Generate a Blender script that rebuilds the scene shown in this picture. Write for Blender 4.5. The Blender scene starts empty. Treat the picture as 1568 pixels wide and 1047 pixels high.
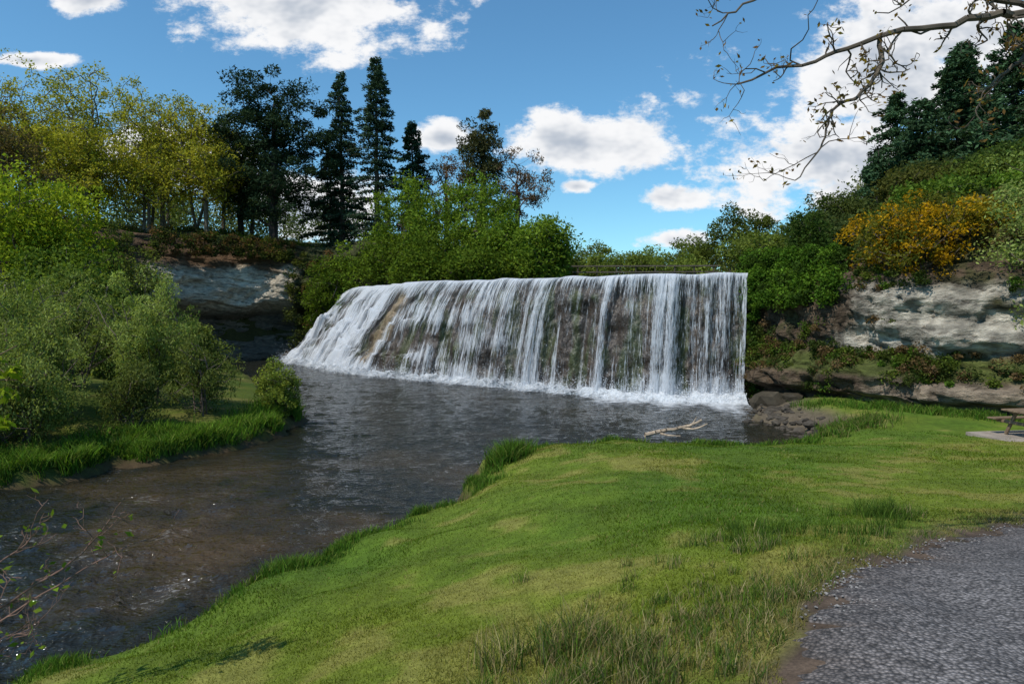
import bpy, math, numpy as np
from mathutils import Vector
rng = np.random.default_rng(7)
scene = bpy.context.scene

# ------------------------------------------------------------ noise
def vnoise(p, seed=0):
    p = np.asarray(p, dtype=np.float64)
    i = np.floor(p).astype(np.int64); f = p - i
    f = f*f*(3-2*f)
    def h(x, y, z):
        n = (x*374761393 + y*668265263 + z*1274126177 + seed*974634777) & 0xFFFFFFFF
        n = ((n ^ (n >> 13))*1274126177) & 0xFFFFFFFF
        n = n ^ (n >> 16)
        return (n & 0xFFFFFF)/float(0xFFFFFF)
    r = 0
    for dx in (0, 1):
        wx = f[:, 0] if dx else 1-f[:, 0]
        for dy in (0, 1):
            wy = f[:, 1] if dy else 1-f[:, 1]
            for dz in (0, 1):
                wz = f[:, 2] if dz else 1-f[:, 2]
                r = r + h(i[:, 0]+dx, i[:, 1]+dy, i[:, 2]+dz)*wx*wy*wz
    return r
def fbm(p, oct=4, seed=0):
    a, s, t = 0.5, 0, 0
    p = np.asarray(p, dtype=float)
    for k in range(oct):
        s = s + a*vnoise(p*(2**k), seed+k); t += a; a *= 0.5
    return s/t
def sstep(a, b, x):
    t = np.clip((x-a)/(b-a), 0, 1); return t*t*(3-2*t)

# ------------------------------------------------------------ geometry helpers
def seg_dist(px, py, line):
    d = np.full(px.shape, 1e18)
    for (x0, y0), (x1, y1) in zip(line[:-1], line[1:]):
        vx, vy = x1-x0, y1-y0
        t = np.clip(((px-x0)*vx+(py-y0)*vy)/(vx*vx+vy*vy+1e-12), 0, 1)
        d = np.minimum(d, (px-x0-t*vx)**2+(py-y0-t*vy)**2)
    return np.sqrt(d)
def inpoly(px, py, poly):
    c = np.zeros(px.shape, bool); n = len(poly)
    for k in range(n):
        x0, y0 = poly[k]; x1, y1 = poly[(k+1) % n]
        if y0 == y1: continue
        cond = ((y0 > py) != (y1 > py)) & (px < (x1-x0)*(py-y0)/(y1-y0)+x0)
        c ^= cond
    return c
def catmull(pts, n):
    P = np.array(pts, float)
    P = np.vstack([2*P[0]-P[1], P, 2*P[-1]-P[-2]])
    m = len(P)-3
    t = np.linspace(0, m-1e-9, n); i = t.astype(int); f = (t-i)[:, None]
    a, b, c, d = P[i], P[i+1], P[i+2], P[i+3]
    return 0.5*((2*b)+(-a+c)*f+(2*a-5*b+4*c-d)*f**2+(-a+3*b-3*c+d)*f**3)

class MB:
    def __init__(s): s.v=[]; s.c=[]; s.uv=[]; s.f=[]; s.m=[]; s.n=0
    def add(s, v, f, mat=0, col=(1,1,1), uv=None):
        v = np.asarray(v, float).reshape(-1, 3); f = np.asarray(f, np.int64)
        col = np.asarray(col, float)
        if col.ndim == 1: col = np.tile(col, (len(v), 1))
        s.v.append(v); s.c.append(col)
        s.uv.append(np.zeros((len(v), 2)) if uv is None else np.asarray(uv, float))
        s.f.append(f+s.n); s.m.append(np.full(len(f), mat)); s.n += len(v)
    def build(s, name, mats, smooth=False):
        me = bpy.data.meshes.new(name)
        v = np.concatenate(s.v); c = np.concatenate(s.c); uv = np.concatenate(s.uv)
        loops = np.concatenate([f.ravel() for f in s.f])
        tot = np.concatenate([np.full(len(f), f.shape[1]) for f in s.f])
        start = np.concatenate([[0], np.cumsum(tot)[:-1]])
        me.vertices.add(len(v)); me.loops.add(len(loops)); me.polygons.add(len(tot))
        me.vertices.foreach_set('co', v.ravel().astype(np.float32))
        me.loops.foreach_set('vertex_index', loops.astype(np.int32))
        me.polygons.foreach_set('loop_start', start.astype(np.int32))
        me.polygons.foreach_set('loop_total', tot.astype(np.int32))
        me.polygons.foreach_set('material_index', np.concatenate(s.m).astype(np.int32))
        me.polygons.foreach_set('use_smooth', np.full(len(tot), smooth))
        at = me.color_attributes.new('Col', 'FLOAT_COLOR', 'POINT')
        at.data.foreach_set('color', np.hstack([c, np.ones((len(c), 1))]).ravel().astype(np.float32))
        if uv.any():
            ul = me.uv_layers.new(name='UVMap')
            ul.data.foreach_set('uv', uv[loops].ravel().astype(np.float32))
        for m in mats: me.materials.append(m)
        me.update(calc_edges=True); me.validate()
        ob = bpy.data.objects.new(name, me); scene.collection.objects.link(ob)
        return ob

def grid_faces(nu, nv):
    a = np.arange(nu*nv).reshape(nu, nv)
    return np.stack([a[:-1, :-1], a[1:, :-1], a[1:, 1:], a[:-1, 1:]], -1).reshape(-1, 4)
def norm(v): return v/(np.linalg.norm(v, axis=-1, keepdims=True)+1e-9)

def tubes(mb, p0, p1, r0, r1, k=5, mat=0, col=(1,1,1)):
    p0 = np.asarray(p0, float); p1 = np.asarray(p1, float)
    d = norm(p1-p0); ref = np.where(np.abs(d[:, 2:3]) > 0.9, [[1., 0, 0]], [[0, 0, 1.]])
    a = norm(np.cross(d, ref)); b = np.cross(d, a)
    th = np.arange(k)/k*2*np.pi
    ring = np.cos(th)[None, :, None]*a[:, None]+np.sin(th)[None, :, None]*b[:, None]
    v = np.concatenate([p0[:, None]+ring*np.asarray(r0)[:, None, None], p1[:, None]+ring*np.asarray(r1)[:, None, None]], 1)
    E = len(p0); j = np.arange(k); jn = (j+1) % k
    f = np.stack([j, jn, jn+k, j+k], -1)[None]+(np.arange(E)*2*k)[:, None, None]
    mb.add(v.reshape(-1, 3), f.reshape(-1, 4), mat, col)

GAIN = 1.25
def leaves(mb, c, size, col, bias=0.6, aspect=0.55, mat=1, tang=None, rg=rng, gain=None):
    n = len(c)
    if n == 0: return
    nr = norm(rg.normal(size=(n, 3))+[0, 0, bias])
    t = rg.normal(size=(n, 3)) if tang is None else tang+rg.normal(size=(n, 3))*0.35
    t = norm(t-nr*np.sum(t*nr, 1, keepdims=True)); b = np.cross(nr, t)
    s = (np.asarray(size)*rg.uniform(0.6, 1.35, n))[:, None]
    v = np.stack([c-t*s*0.5, c+b*s*aspect*0.5, c+t*s*0.6, c-b*s*aspect*0.5], 1)
    f = np.arange(n*4).reshape(n, 4)
    mb.add(v.reshape(-1, 3), f, mat, np.clip(np.repeat(col, 4, 0)*(GAIN if gain is None else gain), 0, .9))

def blades(mb, c, h, w, col, lean=0.35, mat=0, two=True, rg=rng):
    n = len(c); h = np.asarray(h)*np.ones(n); th = rg.uniform(0, 2*np.pi, n)
    d = np.stack([np.cos(th), np.sin(th), 0*th], -1)
    la = rg.uniform(0, 2*np.pi, n); ld = np.stack([np.cos(la), np.sin(la), 0*la], -1)*(lean*rg.uniform(0.1, 1, n)*h)[:, None]
    w = (w*rg.uniform(0.6, 1.3, n))[:, None]*0.5; z = np.zeros((n, 3)); z[:, 2] = h
    if two:
        v = np.stack([c-d*w, c+d*w, c+ld*0.35+z*0.55+d*w*0.8, c+ld*0.35+z*0.55-d*w*0.8,
                      c+ld+z*0.92+d*w*0.12, c+ld+z*0.92-d*w*0.12], 1)
        o = (np.arange(n)*6)[:, None]
        f = np.concatenate([o+[0, 1, 2, 3], o+[3, 2, 4, 5]])
        mb.add(v.reshape(-1, 3), f, mat, np.repeat(col, 6, 0))
    else:
        v = np.stack([c-d*w, c+d*w, c+ld+z], 1)
        mb.add(v.reshape(-1, 3), np.arange(n*3).reshape(n, 3), mat, np.repeat(col, 3, 0))

# ------------------------------------------------------------ materials
def nodes(m): m.use_nodes = True; return m.node_tree
def N(nt, t, **kw):
    n = nt.nodes.new(t)
    for k, v in kw.items(): setattr(n, k, v)
    return n
def setin(nt, sock, v):
    if isinstance(v, bpy.types.NodeSocket): nt.links.new(v, sock)
    else: sock.default_value = v
def M(nt, op, a, b=None, c=None, clamp=False):
    n = N(nt, 'ShaderNodeMath', operation=op, use_clamp=clamp)
    for s, v in zip(n.inputs, (a, b, c)):
        if v is not None: setin(nt, s, v)
    return n.outputs[0]
def VM(nt, op, a, b=None, out=0):
    n = N(nt, 'ShaderNodeVectorMath', operation=op)
    setin(nt, n.inputs[0], a)
    if b is not None: setin(nt, n.inputs[1], b)
    return n.outputs[out]
def noise(nt, vec, scale, detail=3, rough=0.55):
    n = N(nt, 'ShaderNodeTexNoise'); n.inputs['Scale'].default_value = scale
    n.inputs['Detail'].default_value = detail; n.inputs['Roughness'].default_value = rough
    if vec is not None: nt.links.new(vec, n.inputs['Vector'])
    return n.outputs[0]
def mixc(nt, f, a, b, bt='MIX'):
    n = N(nt, 'ShaderNodeMix', data_type='RGBA', blend_type=bt)
    setin(nt, n.inputs[0], f); setin(nt, n.inputs[6], a); setin(nt, n.inputs[7], b)
    return n.outputs[2]
def mapr(nt, v, a, b, c=0., d=1., smooth=False):
    n = N(nt, 'ShaderNodeMapRange')
    if smooth: n.interpolation_type = 'SMOOTHSTEP'
    for i, x in enumerate((v, a, b, c, d)): setin(nt, n.inputs[i], x)
    return n.outputs[0]
def bump(nt, h, strength, dist):
    n = N(nt, 'ShaderNodeBump'); n.inputs['Strength'].default_value = strength
    n.inputs['Distance'].default_value = dist; nt.links.new(h, n.inputs['Height']); return n.outputs[0]
def base_mat(name):
    m = bpy.data.materials.new(name); nt = nodes(m); nt.nodes.clear()
    out = N(nt, 'ShaderNodeOutputMaterial'); return m, nt, out
def attr(nt, n='Col'): return N(nt, 'ShaderNodeAttribute', attribute_name=n).outputs[0]

def leaf_mat(name, trans=0.4, tint=(1.25, 1.25, 0.6, 1)):
    m, nt, out = base_mat(name)
    col = attr(nt)
    p = N(nt, 'ShaderNodeBsdfDiffuse'); nt.links.new(col, p.inputs[0])
    t = N(nt, 'ShaderNodeBsdfTranslucent'); nt.links.new(mixc(nt, 1., col, tint, 'MULTIPLY'), t.inputs[0])
    mx = N(nt, 'ShaderNodeMixShader'); mx.inputs[0].default_value = trans
    nt.links.new(p.outputs[0], mx.inputs[1]); nt.links.new(t.outputs[0], mx.inputs[2]); nt.links.new(mx.outputs[0], out.inputs[0])
    return m
LEAF = leaf_mat('foliage', 0.42); NEEDLE = leaf_mat('conifer_needles', 0.15); GRASS = leaf_mat('grass_blades', 0.3)

def col_mat(name, nscale=8., lo=0.6, hi=1.4, rough=0.9, bs=0.6, bd=0.05, vscale=(1,1,1), spec=0.2, det=4):
    m, nt, out = base_mat(name)
    g = N(nt, 'ShaderNodeNewGeometry').outputs['Position']
    gv = VM(nt, 'MULTIPLY', g, vscale)
    n1 = noise(nt, gv, nscale, det, 0.65); n2 = noise(nt, gv, nscale*0.13, 2)
    f = M(nt, 'MULTIPLY', mapr(nt, n1, 0.25, 0.75, lo, hi), mapr(nt, n2, 0.3, 0.7, 0.8, 1.2))
    c = VM(nt, 'SCALE', attr(nt)); sc = c.node; setin(nt, sc.inputs[3], f)
    p = N(nt, 'ShaderNodeBsdfPrincipled'); nt.links.new(c, p.inputs['Base Color'])
    p.inputs['Roughness'].default_value = rough; p.inputs['Specular IOR Level'].default_value = spec
    nt.links.new(bump(nt, n1, bs, bd), p.inputs['Normal']); nt.links.new(p.outputs[0], out.inputs[0])
    return m
BARK = col_mat('bark', 6, 0.6, 1.4, vscale=(1, 1, .3), det=1)
ROCK = col_mat('cliff_rock', 2.2, 0.35, 1.65, 0.9, 1.0, 0.4, (1, 1, 2.6), det=6)
WETROCK = col_mat('wet_rock', 3.0, 0.4, 1.6, 0.45, 0.9, 0.2, (1, 1, .6), 0.5)
STONE = col_mat('river_stone', 5, 0.7, 1.3, 0.7, .5, .03, det=2)
WOOD = col_mat('weathered_wood', 12, 0.7, 1.3, 0.8, .5, .01, (1, 1, .3), det=2)
CONC = col_mat('concrete', 15, 0.85, 1.15, 0.85, .3, .005, det=2)

# ------------------------------------------------------------ layout
CLIFF = [(-120,26),(-45,28),(-33,33),(-28,44),(-24,55),(-19.5,58),(-15,57.5),(-13,55.7),(-9.3,50),(-6.1,44.3),(-2.6,41.8),
         (3,36.3),(6.9,33.6),(11.1,32.6),(11.7,31),(12.2,29),(13.3,27.2),(16.8,23.6),(24,18),(45,5),(120,-50)]
HIGH = CLIFF+[(4000,-50),(4000,4000),(-4000,4000),(-4000,26)]
LAWN = [(-5.36,7.33),(-4.8,7.9),(-4.16,9.0),(-3.85,9.7),(-3.14,10.45),(-3.0,11.1),(-2.3,12.5),(-.9,14.9),(-.55,16.1),(-.55,17.6),
        (.85,19.2),(3,20.4),(5.1,19.6),(7.6,19.4),(8.9,19.9),(10.2,22.3),(10.4,24.6),(9.9,26.3),(10.5,28.5),(11.6,31),(20,36),(200,36),(200,-400),(-200,-400),(-200,-60),(-30,-14),(-10,-3),(-6.6,4)]
LEFT = [(-200,-10),(-60,4),(-25,12),(-16,15),(-12.3,16.4),(-11.3,17.3),(-11.1,18.4),(-9.7,20.2),(-8.2,22.4),(-8.0,24.6),(-8.9,28),(-11.1,32),(-15.8,40),(-21,50),(-23.5,56),(-24,62),(-200,62)]
def terr(x, y, want='z'):
    x = np.asarray(x, float); y = np.asarray(y, float); shp = x.shape; x = x.ravel(); y = y.ravel()
    jx = x+(vnoise(np.stack([x*.9, y*.9, 0*x], -1), 3)-.5)*0.8; jy = y+(vnoise(np.stack([x*.9, y*.9, 0*x+5], -1), 4)-.5)*0.8
    dl = seg_dist(jx, jy, LAWN+[LAWN[0]])*np.where(inpoly(jx, jy, LAWN), 1, -1)
    dr = seg_dist(jx, jy, LEFT+[LEFT[0]])*np.where(inpoly(jx, jy, LEFT), 1, -1)
    s = seg_dist(x, y, CLIFF)*np.where(inpoly(x, y, HIGH), 1, -1)
    ztl = np.interp(y, [-60, -10, 0, 4, 8, 12, 16, 20, 25, 30], [3.2, 2.7, 2.6, 2.4, 1.85, 1.35, .95, .65, .7, .95])
    a, b = ztl, 0.38+0.25*np.maximum(dl, 0)
    k = 0.25; hh = np.clip(0.5+0.5*(b-a)/k, 0, 1); zl = b*(1-hh)+a*hh-k*hh*(1-hh)
    zr = 0.38+np.minimum(0.14*np.maximum(dr, 0), 1.6)
    d = np.maximum(dl, dr)
    land = np.where(dl > dr, zl, zr)
    P = np.stack([x, y, 0*x], -1)
    beach = sstep(8.5, 9.8, x)*sstep(20.5, 22, y)*(dl > dr)
    land = land-beach*0.25*sstep(2.5, 0, dl)
    z = np.where(d > 0, land, np.interp(-d, [0, .12, .35, 3, 8], [.38, .1, -.18, -.7, -1.2]))
    z = z+(fbm(P*1.3, 3, 9)-.5)*0.12*sstep(-.2, .6, d)
    base = np.interp(x, [-60, -25, -18, -13, -9, 11, 14, 20, 60], [11, 10.3, 9.2, 6.9, 5.6, 5.6, 6.0, 6.6, 8])
    sp = np.maximum(s, 0)
    ang = sstep(.40, .60, x/np.maximum(y, 5))
    zh = base+np.where(x > 11, np.minimum(.27*sp, 14)*sstep(11, 18, x)*ang, np.where(x < -12, np.minimum(.07*sp, 5), np.interp(sp, [0, 14, 22, 200], [0, 0, 1.0, 2.5])))
    zh = zh+(fbm(P*.15, 3, 21)-.5)*2.0*sstep(3, 12, s)*sstep(300, 100, s)
    aa = np.interp(x, [-36, -30, -26, -14, -10, 11, 14], [-4, -2, 2.2, 2.0, .9, .9, .3]); bb = np.interp(x, [-36, -30, -26, -14, -10, 11, 14], [12, 8, 4.2, 3.6, 1.7, 2.2, 3])
    t = np.clip((s-aa)/(bb-aa), 0, 1); t = t*t*(3-2*t)
    z = z*(1-t)+zh*t
    if want == 'all': return [q.reshape(shp) for q in (z, dl, dr, s)]
    return z.reshape(shp)
def tz(x, y): return float(terr(np.array([x]), np.array([y]))[0])

PATH_L = catmull([(.5,-30),(.7,-5),(.9,2),(1.2,3.3),(2.1,4.75),(3.2,6.0),(5.5,7.7),(9,9.4),(14,10.7),(30,12)], 260)
PATH_R = catmull([(5.5,-30),(5.3,-5),(5.2,0),(5.3,1.5),(5.8,2.6),(6.6,3.3),(8.2,4.2),(10.5,5.2),(15,6.3),(30,8)], 260)
def pathd(x, y):
    pl = [tuple(p) for p in PATH_L[::4]]; pr = [tuple(p) for p in PATH_R[::4]]
    poly = pl+pr[::-1]
    ins = inpoly(x, y, poly); d = np.minimum(seg_dist(x, y, pl), seg_dist(x, y, pr))
    return np.where(ins, d, -d)

# ------------------------------------------------------------ ground sheet
def axis(parts):
    a = []
    for lo, hi, st in parts: a.append(np.arange(lo, hi, st))
    return np.unique(np.round(np.concatenate(a), 4))
xs = axis([(-3000,-300,450),(-300,-60,20),(-60,-34,1.5),(-34,-7,.4),(-7,10,.12),(10,30,.35),(30,60,1.5),(60,300,20),(300,3001,450)])
ys = axis([(-3000,-300,450),(-300,-40,20),(-40,-4,1.5),(-4,1,.4),(1,22,.12),(22,62,.35),(62,100,1.5),(100,300,20),(300,3001,450)])
X, Y = np.meshgrid(xs, ys, indexing='ij')
Z, DL, DR, S = terr(X, Y, 'all')
P3 = np.stack([X.ravel(), Y.ravel(), Z.ravel()], -1)
x, y, z, dl, dr, s = [q.ravel() for q in (X, Y, Z, DL, DR, S)]
def lawn_colour(x, y):
    n1 = fbm(np.stack([x*.35, y*.35, 0*x], -1), 4, 31)[:, None]; n2 = fbm(np.stack([x*1.6, y*1.6, 0*x], -1), 3, 41)[:, None]
    n1 = np.clip((n1-.5)*2+.5, 0, 1)
    c = np.array([.065,.115,.010])*(1-n1)+np.array([.13,.165,.016])*n1
    c = c*(.7+.6*n2)
    dry = sstep(.56, .72, n2+.35*(n1-.5))*.5; c = c*(1-dry)+np.array([.22,.175,.055])*dry
    return c, n1, n2
lawnc, n1, n2 = lawn_colour(x, y)
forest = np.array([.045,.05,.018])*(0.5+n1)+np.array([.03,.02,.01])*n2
bed = np.array([.07,.048,.025])*(.6+.8*n2)
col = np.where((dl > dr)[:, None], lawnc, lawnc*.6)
lip = sstep(.05, -.15, np.maximum(dl, dr))[:, None]
col = col*(1-lip)+bed*lip
beach = (sstep(9, 9.8, x)*sstep(21, 22.5, y)*sstep(2.2, .8, dl)*(dl > dr))[:, None]
col = col*(1-beach)+np.array([.10,.08,.055])*beach
mud = (np.exp(-(((x-5.0)/1.3)**2+((y-20.0)/.8)**2)*1.2))[:, None]; mud = np.clip(mud*1.6*n2*1.4, 0, .9)
col = col*(1-mud)+np.array([.16,.12,.085])*mud
nf = fbm(np.stack([x*5, y*5, 0*x], -1), 3, 45)[:, None]
pd = pathd(x, y)[:, None]; dirt = sstep(-.32, 0.04, pd+(nf-.5)*.7)
col = col*(1-dirt)+np.array([.085,.06,.042])*(.3+1.2*nf)*dirt
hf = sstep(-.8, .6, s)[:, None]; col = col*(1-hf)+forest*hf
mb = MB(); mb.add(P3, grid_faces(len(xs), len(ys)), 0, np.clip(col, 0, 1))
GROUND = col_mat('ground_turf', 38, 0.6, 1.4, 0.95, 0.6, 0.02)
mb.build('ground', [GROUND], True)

# ------------------------------------------------------------ water
def water_mat(name):
    m, nt, out = base_mat(name)
    g = N(nt, 'ShaderNodeNewGeometry').outputs['Position']
    gs = VM(nt, 'MULTIPLY', g, (1.0, 1.7, 1.0))
    mid = noise(nt, gs, 2.6, 3, .6)
    sep = N(nt, 'ShaderNodeSeparateXYZ'); nt.links.new(g, sep.inputs[0])
    rapid = mapr(nt, M(nt, 'ADD', sep.outputs[1], M(nt, 'MULTIPLY', sep.outputs[0], 0.9)), 2., 13., 1., 0.)
    fine = noise(nt, gs, 8, 2, .6)
    h = M(nt, 'ADD', M(nt, 'MULTIPLY', mid, 1.), M(nt, 'MULTIPLY', fine, .3))
    h = M(nt, 'MULTIPLY', h, M(nt, 'ADD', .7, M(nt, 'MULTIPLY', rapid, .8)))
    shallow = mapr(nt, noise(nt, g, .2, 3), .46, .64)
    shallow = M(nt, 'MULTIPLY', shallow, mapr(nt, sep.outputs[1], 24., 14., .1, 1.))
    wc = mixc(nt, shallow, (.014,.014,.009,1), (.060,.038,.016,1))
    foamn = mapr(nt, M(nt, 'ADD', M(nt, 'MULTIPLY', noise(nt, VM(nt, 'MULTIPLY', g, (1.6, 3.2, 1)), 3.5, 4, .8), .8), M(nt, 'MULTIPLY', noise(nt, g, .8, 1), .4)), .70, .80)
    foamf = M(nt, 'MULTIPLY', M(nt, 'MULTIPLY', foamn, rapid), .35)
    gd = VM(nt, 'MULTIPLY', g, (.7, 2.2, 1)); fl = mapr(nt, noise(nt, gd, 1.6, 4, .8), .64, .74)
    fl = M(nt, 'MULTIPLY', fl, mapr(nt, sep.outputs[1], 20., 32., 0., .5))
    foamf = M(nt, 'MAXIMUM', foamf, fl)
    wc = mixc(nt, foamf, wc, (.7,.7,.68,1))
    p = N(nt, 'ShaderNodeBsdfPrincipled'); nt.links.new(wc, p.inputs['Base Color'])
    p.inputs['IOR'].default_value = 1.36
    nt.links.new(M(nt, 'ADD', .04, M(nt, 'MULTIPLY', foamf, .6)), p.inputs['Roughness'])
    nt.links.new(bump(nt, h, 1.0, .12), p.inputs['Normal']); nt.links.new(p.outputs[0], out.inputs[0])
    return m
WATER = water_mat('river_water')
gx = axis([(-130,-32,2.),(-32,-13,.3),(-13,12,.09),(12,17,.5)]); gy = axis([(-60,2,2.),(2,5,.3),(5,26,.09),(26,42,.16),(42,60,.4)])
A, B = np.meshgrid(gx, gy, indexing='ij'); a_, b_ = A.ravel(), B.ravel()
rp = sstep(15, 3, b_+.8*a_)
wx = a_+.6*(vnoise(np.stack([a_*.5, b_*.5, 0*a_], -1), 301)-.5); wy = b_+.6*(vnoise(np.stack([a_*.5, b_*.5, 0*a_+3], -1), 302)-.5)
r1 = 1-np.abs(2*vnoise(np.stack([wx*1.3+wy*.3, wy*2.1-wx*.25, 0*a_], -1), 303)-1)
r2 = 1-np.abs(2*vnoise(np.stack([wx*2.9-wy*.9, wy*4.6+wx*.6, 0*a_], -1), 304)-1)
r3 = fbm(np.stack([wx*.45, wy*.7, 0*a_], -1), 2, 305)
wz = (r1-.5)*(.035+.10*rp)+(r2-.5)*(.02+.05*rp)+(r3-.5)*(.03+.12*rp)
edgef = sstep(-32, -28, a_)*sstep(2, 5, b_)
mb = MB(); mb.add(np.stack([a_, b_, wz*edgef-.03], -1), grid_faces(len(gx), len(gy)), 0)
mb.build('river', [WATER], True)

# ------------------------------------------------------------ waterfall
CB = [((11.15,32.5),(10.7,31.4)),((6.9,33.4),(6.3,32.2)),((3,36.3),(1.7,35.4)),((-2.6,41.8),(-4.5,40.3)),((-6.1,44.3),(-10.,44.4)),((-9.3,50),(-13.8,49.6)),((-12.8,55.7),(-18.0,54.3))]
NU, NV = 900, 60
C = catmull([c for c, b in CB], NU); Bp = catmull([b for c, b in CB], NU)
U = np.concatenate([[0], np.cumsum(np.linalg.norm(np.diff(C, axis=0), axis=1))])
tt = np.linspace(0, 1, NU)
slope = sstep(.35, .75, tt)
bare = np.exp(-((tt-.685)/.022)**2)
def fall_surface(off, seed, relief=0., wob=.12):
    w = np.linspace(0, 1, NV)
    T, W = np.meshgrid(tt, w, indexing='ij'); UU = U[:, None]+0*W
    ex = .5*(1-slope[:, None])+.82*slope[:, None]
    hfr = W**ex
    ter = (fbm(np.stack([UU.ravel()*.45, W.ravel()*4.5, 0*W.ravel()+.5], -1), 4, 5).reshape(W.shape)-.5)
    zz = 6.0*(1-W)+ter*3.0*slope[:, None]*np.sin(np.pi*W)
    zz = zz+(vnoise(np.stack([U*.8, 0*U, 0*U], -1), 8)-.5)[:, None]*.14*(1-W)
    xy = C[:, None]*(1-hfr[..., None])+Bp[:, None]*hfr[..., None]
    nn = norm(np.stack([-(np.gradient(C[:, 1])), np.gradient(C[:, 0])], -1))
    nn = np.where((np.sum(nn*(Bp-C), 1) < 0)[:, None], -nn, nn)
    flute = (fbm(np.stack([U*1.1, 0*U, 0*U], -1), 3, 14)-.5)[:, None]*np.clip(W*3, 0, 1)*.9*(1-.5*slope[:, None])
    ww = (vnoise(np.stack([UU.ravel()*2.4, W.ravel()*.8, 0*W.ravel()+seed], -1), 12).reshape(W.shape)-.5)*wob
    rr = (fbm(np.stack([UU.ravel()*.8, W.ravel()*6, 0*W.ravel()+seed], -1), 5, 15).reshape(W.shape)-.5)*relief
    xy = xy+nn[:, None]*(off+ww+rr+flute)[..., None]
    v = np.concatenate([xy, zz[..., None]], -1)
    return v, UU, W, nn
mbw = MB()
patch = fbm(np.stack([U*.55, 0*U, 0*U], -1), 2, 88)[:, None]-.5
for li, (off, seed) in enumerate([(.05, 1), (.26, 2)]):
    v, UU, W, nn = fall_surface(off, seed, wob=.2)
    lip = v[:, :1].copy(); lip[..., :2] -= nn[:, None]*1.6; lip[..., 2] -= .02
    v2 = np.concatenate([lip, v], 1); W2 = np.concatenate([W[:, :1], W], 1); U2 = np.concatenate([UU[:, :1], UU], 1)
    drop = W2*6
    ledge = (fbm(np.stack([U2.ravel()*.5, drop.ravel()*.9, 0*drop.ravel()], -1), 3, 89).reshape(drop.shape)-.5)
    dens = .25*np.exp(-drop/.28)+.08*np.exp(-drop/1.5)+.26*np.exp(-(6-drop)/.25)+.15*np.exp(-(6-drop)/1.3)
    dens = dens+.03*sstep(.45, .6, tt)[:, None]+.13*sstep(.70, .76, tt)[:, None]-.48*bare[:, None]*sstep(.02, .2, W2)*(1-sstep(.7, 1, W2))
    dens = dens+ledge*.45*sstep(.3, .6, tt)[:, None]*np.clip(W2*4, 0, 1)+ledge*.15
    col1 = (fbm(np.stack([U*1.1, 0*U, 0*U], -1), 3, 14)-.5)[:, None]
    dens = dens-.03*li+col1*.34+patch*.3*np.clip(drop/1.0, 0, 1)
    mbw.add(v2, grid_faces(NU, NV+1), 0, np.repeat(np.clip(dens+.5, 0, 1).reshape(-1, 1), 3, 1), np.stack([U2.ravel()+li*61.3, drop.ravel()], -1))
m, nt, out = base_mat('falling_water')
uv = N(nt, 'ShaderNodeUVMap', uv_map='UVMap').outputs[0]
a2 = noise(nt, VM(nt, 'MULTIPLY', uv, (3.6, .13, 1)), 1, 3, .65)
a3 = noise(nt, VM(nt, 'MULTIPLY', uv, (17, 1.5, 1)), 1, 3, .75)
sm = M(nt, 'ADD', M(nt, 'MULTIPLY', a2, 1.0), M(nt, 'MULTIPLY', a3, .9))
sc = N(nt, 'ShaderNodeSeparateColor'); nt.links.new(attr(nt), sc.inputs[0])
sm = M(nt, 'ADD', sm, M(nt, 'SUBTRACT', sc.outputs[0], .5))
al = mapr(nt, sm, .95, 1.24, 0, .93, True)
d = N(nt, 'ShaderNodeBsdfDiffuse'); d.inputs[0].default_value = (.74,.77,.81,1)
nt.links.new(bump(nt, sm, .8, .15), d.inputs['Normal'])
t = N(nt, 'ShaderNodeBsdfTranslucent'); t.inputs[0].default_value = (.8,.85,.92,1)
mx = N(nt, 'ShaderNodeMixShader'); mx.inputs[0].default_value = .35; nt.links.new(d.outputs[0], mx.inputs[1]); nt.links.new(t.outputs[0], mx.inputs[2])
tr = N(nt, 'ShaderNodeBsdfTransparent'); mx2 = N(nt, 'ShaderNodeMixShader'); nt.links.new(al, mx2.inputs[0])
nt.links.new(tr.outputs[0], mx2.inputs[1]); nt.links.new(mx.outputs[0], mx2.inputs[2]); nt.links.new(mx2.outputs[0], out.inputs[0])
FALL = m
mbw.build('waterfall', [FALL], True)
v, UU, W, nn = fall_surface(-.3, 1, relief=.7, wob=.1)
top = v[:, :1].copy(); top[..., :2] -= nn[:, None]*3; top[..., 2] -= .1
bot = v[:, -1:].copy(); bot[..., 2] -= 1.2
v2 = np.concatenate([top, v, bot], 1); fl = v2.reshape(-1, 3)
k1 = fbm(fl*[.6, .6, .5], 4, 51)[:, None]; k2 = fbm(fl*[1.5, 1.5, .3], 3, 52)[:, None]
rc = np.array([.020,.018,.016])*(1-k1)+np.array([.06,.04,.026])*k1
ms = sstep(.48, .62, k2)*.75; rc = rc*(1-ms)+np.array([.035,.048,.012])*ms
bw = np.repeat(bare, v2.shape[1])[:, None]; rc = rc*(1-bw)+np.array([.2,.15,.09])*(.3+1.2*k1)*bw
mb = MB(); mb.add(v2, grid_faces(NU, NV+2), 0, rc); mb.build('rock_ledge', [WETROCK], True)
rows = [C-nn*0.9, C-nn*6+np.array([3, 6.]), C-nn*6+np.array([6, 14.])]
vv = np.stack([np.concatenate([r, np.full((NU, 1), 5.93)], 1) for r in rows], 1)
mb = MB(); mb.add(vv, grid_faces(NU, 3), 0); mb.build('upper_river', [WATER], True)

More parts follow.
